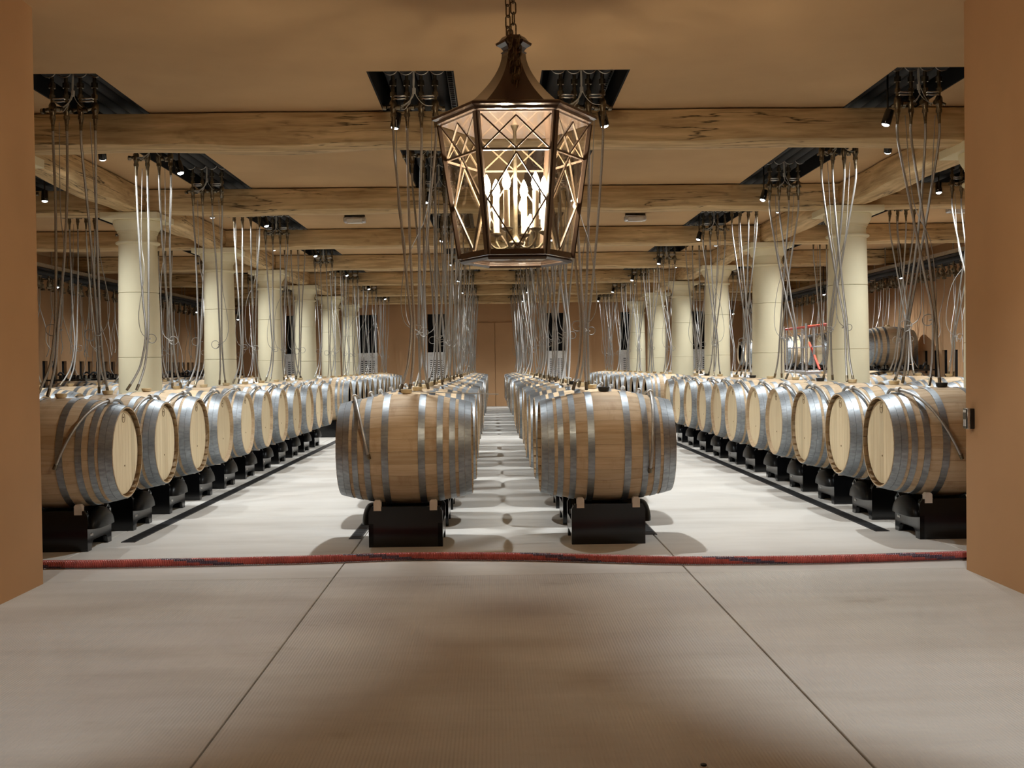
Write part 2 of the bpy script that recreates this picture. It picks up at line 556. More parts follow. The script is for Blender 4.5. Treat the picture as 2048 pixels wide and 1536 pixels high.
TR = {'BL': (-5.07, -4.49), 'L': (-3.15, -2.575), 'CL': (-0.81, -0.235), 'CR': (0.345, 0.93), 'R': (2.70, 3.275), 'BR': (4.57, 5.15)}
TY0 = 7.27
b = MB()
b.box(-WALL_X - .2, WALL_X + .2, -3.4, TY0, CEIL, CEIL + .45)
edges = [-WALL_X - .2] + [v for k in ('BL', 'L', 'CL', 'CR', 'R', 'BR') for v in TR[k]] + [WALL_X + .2]
for i in range(0, len(edges), 2):
    b.box(edges[i], edges[i + 1], TY0, BACK_Y + .25, CEIL, CEIL + .45)
struct('ceiling', b.mesh('ceiling', M['ceiling']), 'ochre plaster ceiling with open service trenches')
for n_, k in enumerate(('BL', 'L', 'CL', 'CR', 'R', 'BR')):
    x0, x1 = TR[k]
    b = MB()
    t = 0.012
    b.box(x0, x0 + t, TY0, BACK_Y, CEIL + .002, CEIL + .44); b.box(x1 - t, x1, TY0, BACK_Y, CEIL + .002, CEIL + .44)
    b.box(x0, x1, TY0, TY0 + t, CEIL + .002, CEIL + .44); b.box(x0, x1, TY0, BACK_Y, CEIL + .40, CEIL + .46)
    tr = struct('trim_%d' % (5 + n_), b.mesh('trench_lining', M['dark']), 'black ceiling service trench above the row ' + ROWNAME[k])
    cx = (x0 + x1) / 2
    for q in range(4):
        px = cx + (q - 1.5) * 0.108
        pm = MB().lathe([(TY0 + .03, .052), (BACK_Y - .05, .052)], 16, 'y', (px, 0, CEIL + .125)).mesh('service_pipe', M['pipe'])
        ob('service_pipe', pm, tr)
    hm = MB().tube([(cx + .235 + .028 * cos(a), 0, CEIL + .125 + .0 * a) for a in (0, pi)], .004, 6)
    lad = MB()
    for xx in (cx + .215, cx + .255):
        lad.box(xx - .002, xx + .002, TY0 + .02, BACK_Y - .1, CEIL + .16, CEIL + .18)
    y = TY0 + .05
    while y < 18:
        lad.box(cx + .215, cx + .255, y, y + .006, CEIL + .165, CEIL + .172); y += 0.06
    ob('cable_ladder', lad.mesh('cable_ladder', M['steel']), tr)


# ------------------------------------------------------------------ hewn beams
def waves(seed, amp, fmin=0.5, fmax=3.0, n=5):
    r = random.Random(seed)
    ps = [(r.uniform(fmin, fmax), r.uniform(0, 6.28), r.uniform(.4, 1)) for _ in range(n)]
    tot = sum(p[2] for p in ps)
    return lambda t: amp * sum(a * sin(f * t * 2 + p) for f, p, a in ps) / tot


def hewn(length, w, h, seed, wob=0.025):
    """beam along local x from 0 to length, centred on y, z from -h (bottom) to 0 (top)"""
    n = max(8, int(length / 0.09))
    fs = [waves(seed * 17 + k, 1.0) for k in range(8)]
    v, f = [], []
    m = 10
    for i in range(n + 1):
        t = length * i / n
        c1 = 0.045 + 0.035 * fs[0](t) + 0.012 * fs[6](t * 4)
        c2 = 0.045 + 0.035 * fs[1](t)
        yb = wob * fs[2](t)
        zb = -h + wob * 0.7 * fs[3](t)
        y0, y1 = -w / 2 + wob * .5 * fs[4](t), w / 2 + wob * .5 * fs[5](t)
        zt = 0.0
        pts = [(y0 + .008, zt), (y0, zt - .03 + .01 * fs[7](t)), (y0 - .003, zb + c1 * 1.6), (y0 + c1 * .35, zb + c1 * .45), (y0 + c1 * 1.2, zb),
               (y1 - c2 * 1.2, zb), (y1 - c2 * .35, zb + c2 * .45), (y1 + .003, zb + c2 * 1.6), (y1, zt - .03), (y1 - .008, zt)]
        v += [(t, p[0], p[1]) for p in pts]
    for i in range(n):
        for k in range(m):
            k2 = (k + 1) % m
            f.append((i * m + k, i * m + k2, (i + 1) * m + k2, (i + 1) * m + k))
    f.append(tuple(range(m))); f.append(tuple(reversed(range(n * m, n * m + m))))
    return MB().add(v, f).mesh('hewn_beam', M['beam'], 0.6)


SPANS = [(-WALL_X, COLX[0] - .135, 'left'), (COLX[0] + .135, COLX[1] - .135, 'middle'), (COLX[1] + .135, WALL_X, 'right')]
for k, y in enumerate(BEAM_Y):
    for s, (a, c, nm) in enumerate(SPANS):
        o = ob('cross_beam', hewn(c - a, 0.335, 0.25, 11 + k * 3 + s), None, (a, y, CEIL - .012))
        tag(o, 'rough-hewn oak cross beam, %s from the front, %s span' % (ORD[k], nm), 'beam', 'hewn oak cross beams')
for s, x in enumerate(COLX):
    ys = [JY] + BEAM_Y + [BACK_Y]
    for k in range(len(BEAM_Y) - 0):
        y0 = JY if k == 0 else BEAM_Y[k - 1] + 0.0
        y1 = BEAM_Y[k]
        o = ob('long_beam', hewn(y1 - y0 - .004, 0.285, 0.252, 101 + k * 2 + s, 0.04), None, (x, y0 + .002, CEIL - .0125), (0, 0, pi / 2))
        tag(o, 'rough-hewn oak beam along the %s columns, %s length from the front' % (('left', 'right')[s], ORD[k]), 'beam', 'hewn oak beams along the columns')

# ------------------------------------------------------------------ columns
ABT = 2.826
drum_cuts = [0.0, 0.62, 1.28, 1.98, 2.50]


def rad(z):
    t = z / 2.5
    return 0.232 - 0.030 * t ** 1.6


drums = []
for a, c in zip(drum_cuts[:-1], drum_cuts[1:]):
    g = 0.0015
    prof = [(a + g, rad(a) - .004), (a + g + .003, rad(a))] + [(a + (c - a) * i / 6, rad(a + (c - a) * i / 6)) for i in range(1, 6)] + [(c - g - .003, rad(c)), (c - g, rad(c) - .004)]
    drums.append(MB().lathe(prof, 40).mesh('drum', M['stone'], 0.5))
rt = rad(2.5)
cap = MB().lathe([(2.496, rt), (2.502, rt + .010), (2.508, rt + .026), (2.519, rt + .031), (2.530, rt + .027), (2.534, rt + .016), (2.536, rt + .008), (2.540, rt + .008),
                  (2.5405, rt - .004), (2.612, rt - .004), (2.6125, rt + .004), (2.630, rt + .004), (2.6305, rt + .012), (2.648, rt + .012), (2.6485, rt + .017),
                  (2.668, rt + .030), (2.700, rt + .046), (2.730, rt + .054), (2.752, rt + .055), (2.7575, rt + .052)], 48).mesh('capital', M['stone'], 0.35)
aba = MB().box(-.305, .305, -.305, .305, 2.757, ABT, 0, .004).mesh('abacus', M['stone'])
for s, x in enumerate(COLX):
    for k, y in enumerate(BEAM_Y):
        c = thing('stone_column', 'pale limestone column, %s from the front on the %s side' % (ORD[k], ('left', 'right')[s]), 'column', (x, y, 0), random.uniform(-.02, .02) * 0, 'limestone columns')
        for dme in drums: ob('drum', dme, c)
        ob('capital', cap, c); ob('abacus', aba, c)


# ------------------------------------------------------------------ barrels
def br(x):
    t = 2 * abs(x) / BL
    return BR_ - (BR_ - HR) * t ** 1.9


NST = 28
TH = 0.026
xs_prof = [-BL / 2 + BL * i / 14 for i in range(15)]


def stave_mesh():
    da = 2 * pi / NST * 0.5
    ga = 0.0016
    v, f = [], []
    cols = (-1, 0, 1)
    xs_st = sorted(xs_prof + [BL / 2 - .04, -BL / 2 + .04])
    nx = len(xs_st)
    for x in xs_st:
        for c in cols:
            a = c * (da - ga)
            r = br(x) - (0.0022 if c else 0)
            v.append((x, r * sin(a), r * cos(a)))
    for x in xs_st:
        for c in (-1, 1):
            a = c * (da - ga)
            r = HR - .008 if abs(x) > BL / 2 - .001 else br(x) - TH - .004
            v.append((x, r * sin(a), r * cos(a)))
    o = 3 * nx
    for i in range(nx - 1):
        f.append((i * 3, i * 3 + 1, i * 3 + 4, i * 3 + 3)); f.append((i * 3 + 1, i * 3 + 2, i * 3 + 5, i * 3 + 4))
        f.append((i * 3, i * 3 + 3, o + i * 2 + 2, o + i * 2)); f.append((i * 3 + 2, o + i * 2 + 1, o + i * 2 + 3, i * 3 + 5))
    f.append((0, o, o + 1, 2, 1)); e = (nx - 1)
    f.append((e * 3, e * 3 + 1, e * 3 + 2, o + e * 2 + 1, o + e * 2))
    return MB().add(v, f).mesh('stave', M['stave'], 0.4)


def body_prof():
    p = [(-BL / 2 + .045, HR - TH - .004), (-BL / 2 + .040, HR - TH + .002), (-BL / 2, HR - .008), (-BL / 2, HR)]
    p += [(x, br(x)) for x in xs_prof[1:-1]]
    q = [(-a, r) for a, r in p[:4]]
    return p + q[::-1]


HOOPS = [(0.003, 0.043), (0.0445, 0.083), (0.104, 0.140), (0.180, 0.218), (0.292, 0.334)]


def hoop_geo(b, x0, x1, n=48, mat=0):
    xa, xb = -BL / 2 + x0, -BL / 2 + x1
    t = 0.0028
    for s in (1, -1):
        p = [(s * xa, br(xa) - .002), (s * xa, br(xa) + t), (s * (xa + xb) / 2, br((xa + xb) / 2) + t), (s * xb, br(xb) + t), (s * xb, br(xb) - .002)]
        yield p


def one_hoop(x0, x1, s, n=48):
    xa, xb = -BL / 2 + x0, -BL / 2 + x1
    t = 0.003
    p = [(s * xa, br(xa) - .002), (s * xa, br(xa) + t), (s * (xa + xb) / 2, br((xa + xb) / 2) + t), (s * xb, br(xb) + t), (s * xb, br(xb) - .002)]
    b = MB().lathe(p, n, 'x', cap=False)
    # rivet pair on the overlap, on the camera-facing flank
    for dx in (-.006, .006):
        x = s * ((xa + xb) / 2) + dx
        r = br(x) + t
        b.lathe([(0, .004), (.0015, .003), (.0022, .0)], 6, 'y', (x, -r - .0015, 0.0))
    return b


stave_me = stave_mesh()
hoop_me = [one_hoop(a, c, s).mesh('hoop', M['hoop'], 0.5) for a, c in HOOPS for s in (1, -1)]
body_me = MB().lathe(body_prof(), 56, 'x', cap=False).mesh('body', M['body'], 0.5)
HEADR = HR - TH + 0.003
HX = BL / 2 - 0.036
NBD = 9
edges_b = [-HEADR + 2 * HEADR * i / NBD for i in range(NBD + 1)]


def board_mesh(i):
    y0, y1 = edges_b[i] + .0009, edges_b[i + 1] - .0009
    pts = []
    for k in range(7):
        y = y0 + (y1 - y0) * k / 6
        pts.append((y, sqrt(max(0, HEADR ** 2 - y * y))))
    for k in range(7):
        y = y1 + (y0 - y1) * k / 6
        pts.append((y, -sqrt(max(0, HEADR ** 2 - y * y))))
    return MB().prism(pts, -.009, .009, 'x').mesh('head_board', M['head'], 0.5)


board_me = [board_mesh(i) for i in range(NBD)]
disc_me = MB().lathe([(-.009, 0.001), (-.009, HEADR), (.009, HEADR), (.009, 0.001)], 40, 'x', cap=False).mesh('head', M['head'], 0.5)


def stamp_mesh():
    b = MB()
    n = 20
    b.tube([(0, .026 * cos(2 * pi * i / n), .030 * sin(2 * pi * i / n)) for i in range(n)], .0016, 4, closed=True)
    for k in range(4):
        b.box(-.0006, .0006, -.012 + k * .007, -.010 + k * .007, .0, .009)
    b.box(-.0006, .0006, -.012, .012, -.009, -.0075)
    return b.mesh('stamp', M['stamp'])


stamp_me = stamp_mesh()
plug_me = MB().lathe([(-.003, .007), (.002, .006), (.003, .001)], 10, 'x').mesh('spile', M['stamp'])
bung_me = {k: MB().lathe([(-.02, .024), (0.004, .026), (.006, .034), (.018, .036), (.030, .039), (.033, .037), (.033, .026), (.022, .022)], 18).mesh('bung', M[k]) for k in ('silicone', 'blackrubber')}

# single-mesh far barrel
fb = MB().lathe(body_prof(), 32, 'x', cap=False, mat=0)
for a, c in HOOPS:
    for s in (1, -1):
        xa, xb = -BL / 2 + a, -BL / 2 + c
        fb.lathe([(s * xa, br(xa) - .001), (s * xa, br(xa) + .003), (s * xb, br(xb) + .003), (s * xb, br(xb) - .001)], 32, 'x', cap=False, mat=1)
for s in (1, -1):
    fb.lathe([(s * HX, HEADR), (s * HX, .01)], 32, 'x', mat=2)
fb.lathe([(BR_ - .01, .024), (BR_ + .004, .026), (BR_ + .018, .036), (BR_ + .03, .039)], 12, mat=3)
far_me = fb.mesh('oak_barrel', [M['body'], M['hoop'], M['head'], M['silicone']], 0.5)


def barrel(row, x, y, z, lab, detail, group, blackbung=False):
    rz = 0 if OUT[row] > 0 else pi
    if detail == 0:
        o = ob('oak_barrel', far_me, None, (x, y, z), (0, 0, rz))
        return tag(o, lab, 'barrel', group)
    t = thing('oak_barrel', lab, 'barrel', (x, y, z), rz, group)
    roll0 = random.uniform(0, 6.28)
    if detail == 2:
        for i in range(NST):
            ob('stave', stave_me, t, (0, 0, 0), (roll0 + 2 * pi * i / NST, 0, 0))
        for s in (1, -1):
            if s == -1 and row in ('L', 'R'):
                ob('head', disc_me, t, (s * HX, 0, 0)); continue
            h = ob('head', MB().lathe([(-.004, .26), (.004, .26)], 24, 'x').mesh('head', M['dark']), t, (s * (HX - .012), 0, 0))
            for bm_ in board_me: ob('head_board', bm_, h, (s * .012, 0, 0))
    else:
        ob('body', body_me, t, (0, 0, 0), (roll0, 0, 0))
        for s in (1, -1): ob('head', disc_me, t, (s * HX, 0, 0), (0, 0, 0))
    for hm_ in hoop_me: ob('hoop', hm_, t)
    ob('stamp', stamp_me, t, (HX + .0105, 0, HEADR - .05))
    ob('spile', plug_me, t, (HX + .009, 0.01, -0.09))
    ob('bung', bung_me['blackrubber' if blackbung else 'silicone'], t, (0, 0, BR_ - .004))
    return t


# ------------------------------------------------------------------ cradles
def cradle_meshes():
    b = MB()
    W = 0.235
    for s in (1, -1):
        y = s * 0.2
        b.prism([(-W, 0), (W, 0), (W, .225), (W - .02, .258), (-W + .02, .258), (-W, .225)], y - .017, y + .017, 'y')
    b.box(-W + .02, W - .02, -.185, .185, .135, .16)
    # curved saddle walls inside
    for s in (1, -1):
        b.prism([(s * .185, .14), (s * .185, .255), (s * .165, .24), (s * .12, .185), (s * .06, .16), (s * .06, .14)], -W + .01, W - .01, 'x')
    ends = MB()
    for x0, x1 in ((-.015, .015),):
        ends.prism([(-.217, 0), (-.15, 0), (-.135, .045), (-.11, .062), (.11, .062), (.135, .045), (.15, 0), (.217, 0), (.217, .15), (-.217, .15)], x0, x1, 'x')
    dome = MB()
    v, f = [], []
    nu, nv = 12, 22
    for i in range(nu + 1):
        q = i / nu
        e = (1 - q ** 3.2) ** (1 / 2.4) if i < nu else 0.0
        for j in range(nv + 1):
            t = pi * j / nv
            v.append((W - .012 + .068 * q, .188 * cos(t) * (.25 + .75 * e if i < nu else 0.0), .138 + .122 * sin(t) * e))
    for i in range(nu):
        for j in range(nv):
            f.append((i * (nv + 1) + j, i * (nv + 1) + j + 1, (i + 1) * (nv + 1) + j + 1, (i + 1) * (nv + 1) + j))
    for i in range(nu):                                  # flat underside
        f.append((i * (nv + 1), (i + 1) * (nv + 1), (i + 1) * (nv + 1) + nv, i * (nv + 1) + nv))
    dome.add(v, f)
    bolts = MB()
    for dy in (-.16, -.135):
        bolts.lathe([(W - .002, .011), (W + .003, .009), (W + .003, .001)], 10, 'x', (0, dy, .10))
    pad = MB().prism([(-.024, -.035), (.024, -.035), (.024, .02), (.014, .032), (-.014, .032), (-.024, .02)], -.021, .021, 'y')
    return (b.mesh('body', M['black'], .4), ends.mesh('end_plate', M['black'], .4), dome.mesh('nose', M['nose'], .6), pad.mesh('pad', M['pad']), bolts.mesh('bolt', M['steel']))


CR = cradle_meshes()


def cradle(row, x, y, lab, detail):
    t = thing('barrel_cradle', lab, 'barrel cradle', (x, y, 0), 0 if OUT[row] > 0 else pi, 'black barrel cradles')
    ob('body', CR[0], t); ob('end_plate', CR[1], t, (.22, 0, 0)); ob('end_plate', CR[1], t, (-.22, 0, 0)); ob('nose', CR[2], t)
    if detail:
        ob('bolt', CR[4], t)
        for sx in (1, -1):
            for sy in (1, -1):
                ob('pad', CR[3], t, (sx * .178, sy * .2, .268))
    return t


# hose draped over the outer end of a barrel; seen from the open side
def drape_mesh(x0, x1, a0, a1, var=0):
    path = []
    n = 34
    for i in range(n + 1):
        t = i / n
        a = a0 + (a1 - a0) * t
        u = max(0, (a) / a1) if a > 0 else 0
        x = x0 + (x1 - x0) * u ** 1.15 - (0.03 * (a / a0) if a < 0 else 0)
        lift = .0135 + .012 * max(0, cos(a * 1.3)) + (.02 * u * u * (1 - u) * 4)
        r = br(x) + lift
        path.append((x, -r * sin(a), r * cos(a)))
    return path


def braid_tube(path, r, n=8):
    return MB().tube(path, r, n)


def make_drape(key, x0, x1, a0, a1):
    path = drape_mesh(x0, x1, a0, a1)
    hose = MB().tube(path, .0095, 10).mesh('hose', M['braid'])
    p0, p1 = Vector(path[-1]), Vector(path[-2])
    d = (p0 - p1).normalized()
    fit = MB().cyl(p0 - d * .01, p0 + d * .022, .0125, 10).mesh('end_fitting', M['brass'])
    k = min(range(len(path)), key=lambda i: abs(path[i][1] + .06))
    c0, c1 = Vector(path[k]), Vector(path[k + 1])
    dd = (c1 - c0).normalized()
    clip = MB().cyl(c0 - dd * .014, c0 + dd * .016, .018, 10).mesh('clip', M['clip'])
    return hose, fit, clip


DR = {'L0': make_drape('L0', .36, .10, -1.0, 1.72), 'R0': make_drape('R0', .33, .03, -.5, 1.75),
      'CL0': make_drape('CL0', .34, .215, -.55, 1.62), 'CR0': make_drape('CR0', .30, .255, -.5, 1.95),
      'a': make_drape('a', .345, .24, -1.1, 1.2), 'b': make_drape('b', .335, .20, -.9, 1.0), 'c': make_drape('c', .35, .28, -1.3, .9)}
# hoses that hang to the far side of the barrel are the same shapes mirrored by a half turn of the barrel's own frame


def drape(row, x, y, key, lab):
    t = thing('drain_hose', lab, 'hose', (x, y, BZ), 0, 'braided hoses draped over barrel ends')
    hose, fit, clip = DR[key]
    s = OUT[row]
    for nm, me in (('hose', hose), ('end_fitting', fit), ('clip', clip)):
        o = ob(nm, me, t)
        o.scale = (s, 1, 1)
    return t


def pos_text(seg, i):
    return ('%s from the front' % ORD[i]) if seg == 1 else ('%s past the cross aisle' % ORD[i])


for row in ('CL', 'CR', 'L', 'R', 'BL', 'BR', 'WL', 'WR'):
    x = ROWX[row]
    for seg, ys in ((1, SEG1), (2, SEG2)):
        for i, y in enumerate(ys):
            if row in ('BL', 'BR') and seg == 1 and i < 4: continue
            if row in ('WL', 'WR') and seg == 1: continue
            main = row in ('CL', 'CR', 'L', 'R')
            det = 0
            if main and seg == 1: det = 2 if (i < 3 and row in ('L', 'R')) or (i < 2) else 1
            p = pos_text(seg, i)
            jx, jy = random.uniform(-.012, .012), random.uniform(-.012, .012)
            if i == 0 and seg == 1: jx = jy = 0
            barrel(row, x + jx, y + jy, BZ, 'steel-hooped oak barrel, %s in the row %s' % (p, ROWNAME[row]), det, 'oak barrels on cradles in rows',
                   blackbung=(row in ('CR', 'R') and i % 3 == 0))
            cradle(row, x + OUT[row] * (.0 if main else 0), y + jy, 'black cradle, %s in the row %s' % (p, ROWNAME[row]), main and seg == 1)
            if main and seg == 1:
                key = row + '0' if i == 0 else random.choice('abc')
                drape(row, x + jx, y + jy, key, 'braided hose draped over the barrel %s, row %s' % (p, ROWNAME[row]))


# ------------------------------------------------------------------ cooling manifolds and their hoses
def smooth_path(pts, n=6):
    out = []
    P = [Vector(p) for p in pts]
    for i in range(len(P) - 1):
        p0, p1, p2, p3 = P[max(0, i - 1)], P[i], P[i + 1], P[min(len(P) - 1, i + 2)]
        for k in range(n):
            t = k / n
            out.append(0.5 * ((2 * p1) + (p2 - p0) * t + (2 * p0 - 5 * p1 + 4 * p2 - p3) * t * t + (3 * p1 - p0 - 3 * p2 + p3) * t ** 3))
    out.append(P[-1])
    return out


PX = [-.145, -.050, .048, .145]           # drop pipes across the trench
HOSE_TOP = -0.235                          # below the ceiling


def drop_mesh():
    b = MB()
    b.lathe([(.08, .013), (-.16, .013)], 10)
    b.lathe([(.035, .024), (.0, .024)], 8); b.lathe([(-.045, .021), (-.075, .021)], 6)
    b.lathe([(-.10, .017), (-.115, .025), (-.15, .027), (-.175, .019), (-.19, .017)], 10)
    b.lathe([(-.19, .021), (-.215, .021)], 6); b.lathe([(-.215, .016), (-.245, .013)], 10)
    b.cyl((0, 0, -.135), (-.045, -.02, -.15), .013, 8); b.lathe([(-.012, .001), (-.012, .019), (.012, .019), (.012, .001)], 10, 'x', (-.058, -.026, -.154), cap=False)
    b.cyl((.0, 0, -.14), (.02, -.04, -.165), .009, 8)
    return b.mesh('drop_pipe', M['brass'])


drop_me = drop_mesh()
ring_me = MB().tube([(.055 * cos(a), 0, .055 * sin(a)) for a in [pi + pi * i / 10 for i in range(11)]], .0035, 6).mesh('pipe_strap', M['steel'])


def bridge_mesh(xa, xb):
    b = MB()
    for k, z in enumerate((-.075, -.095)):
        b.tube(smooth_path([(xa, 0.012, z - .03), (xa + .008, -.012, z), (xa + .03, -.02, z), (xb - .03, -.02, z), (xb - .008, -.012, z), (xb, 0.012, z - .03)], 3), .0055, 6)
    return b.mesh('bridge_pipe', M['steel'])


bridge_me = [bridge_mesh(PX[0], PX[1]), bridge_mesh(PX[2], PX[3])]


def cables_mesh(seed):
    r = random.Random(seed)
    b = MB()
    for k in range(5):
        x = .0 + r.uniform(-.008, .008)
        e = PX[r.choice((0, 1, 2, 3))] + r.uniform(-.02, .02)
        b.tube(smooth_path([(x, 0, .10), (x, -.01, .0), (x + r.uniform(-.02, .02), -.02, -.08), ((x + e) / 2, -.03, -.15 + r.uniform(-.02, .02)), (e, -.012, -.14)], 4), .0026, 5)
    b.cyl((0, -.006, -.02), (0, -.012, -.055), .013, 8)
    return b.mesh('cable_bundle', M['whitecable'])


cable_me = [cables_mesh(k) for k in range(3)]


def hose_set(seed, single=False):
    r = random.Random(seed)
    top = HOSE_TOP
    bot = BZ + BR_ - CEIL
    res = []
    order = [(-1, 0), (-1, 1), (1, 0), (1, 1)]
    tie = {-1: (r.uniform(-.05, .02), r.uniform(-.02, .04)), 1: (r.uniform(0, .07), r.uniform(-.02, .04))}
    for k in range(4):
        side, q = order[k]
        if single: side = 0
        ye = side * PITCH_B / 2
        xe = -.10 + .07 * q + r.uniform(-.02, .02) + (.0 if side < 0 else .09)
        tx, tz = tie[order[k][0]]
        tx += (q - .5) * .02
        sway = r.uniform(-.014, .014)
        px, py = tx, ye * .70
        H = top - .16
        D = H - (bot + .46 + tz)
        def ln(u): return (PX[k] + (px - PX[k]) * u + sway * sin(pi * u), py * u ** 1.15, H - D * u)
        pts = [(PX[k], 0, top), (PX[k], 0, H), ln(.28), ln(.55), ln(.80), (px, py, H - D),
               (px + (xe - px) * .22, py + (ye - py) * .32, bot + .24), (px + (xe - px) * .55, py + (ye - py) * .62, bot + .12), (xe, ye * 1.0, bot + .012)]
        path = smooth_path(pts, 6)
        m = len(path)
        b = MB()
        b.tube(path, .0088, 7)
        res.append((b.mesh('hose', M['braid']), MB().tube(path[-4:], .0112, 8).mesh('connector', M['brass']),
                    MB().tube(path[:4], [.0120, .0120, .011, .0100], 8).mesh('collar', M['brass'])))
    # thin sensor cable that ends in a curl by the tie
    tb = MB()
    for side in (-1, 1):
        tx, tz = tie[side]
        ye = (0 if single else side * PITCH_B / 2) * .62
        x0 = side * .10 + r.uniform(-.03, .03)
        bow = r.choice((-1, 1)) * r.uniform(.03, .13)
        zc = bot + .42 + tz
        pts = [(x0, -.01, top), (x0 * .8 + bow * .15, ye * .3, top - .6), (tx + bow * .5, ye * .75, zc + .55), (tx + bow * .8, ye, zc + .22), (tx + bow * .6, ye - .01, zc + .06), (tx, ye - .015, zc)]
        R = r.uniform(.025, .045)
        cx = tx - math.copysign(R, bow)
        pts += [(cx + R * cos(a) * math.copysign(1, bow), ye - .016 - .004 * q, zc + R * sin(-a)) for q, a in enumerate([.8, 1.6, 2.4, 3.2, 4.0, 4.9, 5.7, 6.6, 7.4])]
        tb.tube(smooth_path(pts, 4), .0030, 5)
        tb.tube([(tx + .02 * cos(a), ye + .02 * sin(a), zc + .004 * sin(2 * a)) for a in [2 * pi * i / 10 for i in range(10)]], .0028, 5, closed=True)
    return res, tb.mesh('sensor_cable', M['cable'])


HS = [hose_set(300 + k) for k in range(6)]
HS1 = [hose_set(400 + k, True) for k in range(2)]
MAN = [(SEG1[2 * j] + PITCH_B / 2, 'the %s barrel pair from the front' % ORD[j], False) for j in range(5)] + [(SEG1[10], 'the last barrel before the cross aisle', True)] + \
      [(SEG2[2 * j] + PITCH_B / 2, 'the %s pair past the cross aisle' % ORD[j], False) for j in range(6)] + [(SEG2[12], 'the last barrel', True)]
for row in ('L', 'CL', 'CR', 'R', 'BL', 'BR'):
    cx = sum(TR[row]) / 2
    for j, (y, what, single) in enumerate(MAN):
        if row in ('BL', 'BR') and y < 10.5: continue
        lab = 'hose manifold over %s, row %s' % (what, ROWNAME[row])
        t = thing('cooling_manifold', lab, 'manifold', (cx, y, CEIL), 0, 'cooling manifolds under the ceiling')
        for q in range(4): ob('drop_pipe', drop_me, t, (PX[q], 0, 0), (0, 0, random.choice((0, .5, -.4, 3.3))))
        if y < 17:
            for q in range(4): ob('pipe_strap', ring_me, t, ((q - 1.5) * .108, -.02, .125))
        for me in bridge_me: ob('bridge_pipe', me, t)
        if y < 20: ob('cable_bundle', random.choice(cable_me), t)
        hs, tb = random.choice(HS1 if single else HS)
        # hoses reach the barrel, whose centre is offset sideways from the trench
        dx = ROWX[row] - cx
        for hm_, cn, cl in hs:
            h = ob('hose', hm_, t)
            # shear the lower end sideways so that it lands on the barrel
            if y < 17:
                ob('connector', cn, h); ob('collar', cl, h)
        ob('sensor_cable', tb, t)


# ------------------------------------------------------------------ spotlights
def spot_fix(loc, target, power, cone, lab, col=COOL, mount=CEIL, blend=0.6):
    loc, target = Vector(loc), Vector(target)
    d = (target - loc).normalized()
    t = thing('spotlight', lab, 'spotlight', loc, 0, 'black ceiling spotlights')
    arm = MB().cyl((0, 0, mount - loc.z), (0, 0, .0), .007, 8)
    arm.lathe([(mount - loc.z - .012, .028), (mount - loc.z, .028)], 14)
    ob('arm', arm.mesh('arm', M['black']), t)
    q = d.to_track_quat('-Z', 'Y').to_euler()
    ob('housing', HOUS, t, (0, 0, 0), q)
    ob('lens', LENS, t, (0, 0, 0), q)
    ld = bpy.data.lights.new('spotlight_beam', 'SPOT')
    ld.energy = power
    ld.color = col
    ld.spot_size = radians(cone)
    ld.spot_blend = blend
    ld.shadow_soft_size = 0.022
    lo = bpy.data.objects.new('spotlight_beam', ld)
    COL.objects.link(lo)
    lo.parent = t
    lo.location = d * .068
    lo.rotation_euler = q
    return t


HOUS = MB().lathe([(.06, .012), (.055, .030), (.0, .033), (-.045, .034), (-.05, .030), (-.047, .027)], 18).mesh('housing', M['black'])
LENS = MB().lathe([(-.040, .028), (-.056, .024), (-.062, .012), (-.063, .001)], 16).mesh('lens', M['lens'])

TRM = CEIL + .40                                   # fixtures inside a trench hang from its lid
for k in range(7):
    dy = 3.54 * k
    o = ORD[k]
    inn = 0.5 if k == 0 else 0.0
    if 7.7 + dy < 30:
        spot_fix((-0.66, 7.78 + dy, 2.88), (-1.35, 7.65 + dy + inn, 0.0), P_CENTRE, 124, 'spotlight over the row left of the walkway, %s from the front' % o, mount=TRM, blend=1)
        spot_fix((0.80, 7.78 + dy, 2.88), (1.45, 7.65 + dy + inn, 0.0), P_CENTRE, 124, 'spotlight over the row right of the walkway, %s from the front' % o, mount=TRM, blend=1)
        spot_fix((2.80, 7.72 + dy, 2.86), (2.0, 7.6 + dy + inn, 0.0), P_AISLE, 124, 'spotlight on the aisle side of the right trench, %s from the front' % o, mount=TRM, blend=1)
        if 11 + dy < 30:
            spot_fix((4.50, 11.0 + dy, 2.88), (4.5, 10.8 + dy, 0.0), P_OUTER, 160, 'spotlight over the row behind the right columns, %s from the front' % o, blend=1)
            spot_fix((-4.42, 11.0 + dy, 2.88), (-4.4, 10.8 + dy, 0.0), P_OUTER, 160, 'spotlight over the row behind the left columns, %s from the front' % o, blend=1)
    if 9.2 + dy < 30:
        spot_fix((-2.64, 9.40 + dy, 2.86), (-1.9, 9.25 + dy, 0.0), P_AISLE, 124, 'spotlight on the aisle side of the left trench, %s from the front' % o, mount=TRM, blend=1)
        spot_fix((-3.19, 9.12 + dy, 2.93), (-3.45, 10.6 + dy, 0.0), P_BACK, 150, 'spotlight on the ceiling beside the left columns, %s from the front' % o, blend=1)
        spot_fix((3.31, 9.12 + dy, 2.93), (3.55, 10.6 + dy, 0.0), P_BACK, 150, 'spotlight on the ceiling beside the right columns, %s from the front' % o, blend=1)
for s, nm in ((-1, 'left'), (1, 'right')):
    for k, y in enumerate((12.4, 16.2, 20.0, 23.8, 27.6)):
        spot_fix((s * (6.35 if s < 0 else 6.05), y, 2.42), (s * 6.5, y - .2, 0.4), P_WALL * (0.7 if s < 0 else 3.0), 165, 'spotlight hung beside the %s wall tray, %s from the front' % (nm, ORD[k]), blend=1)
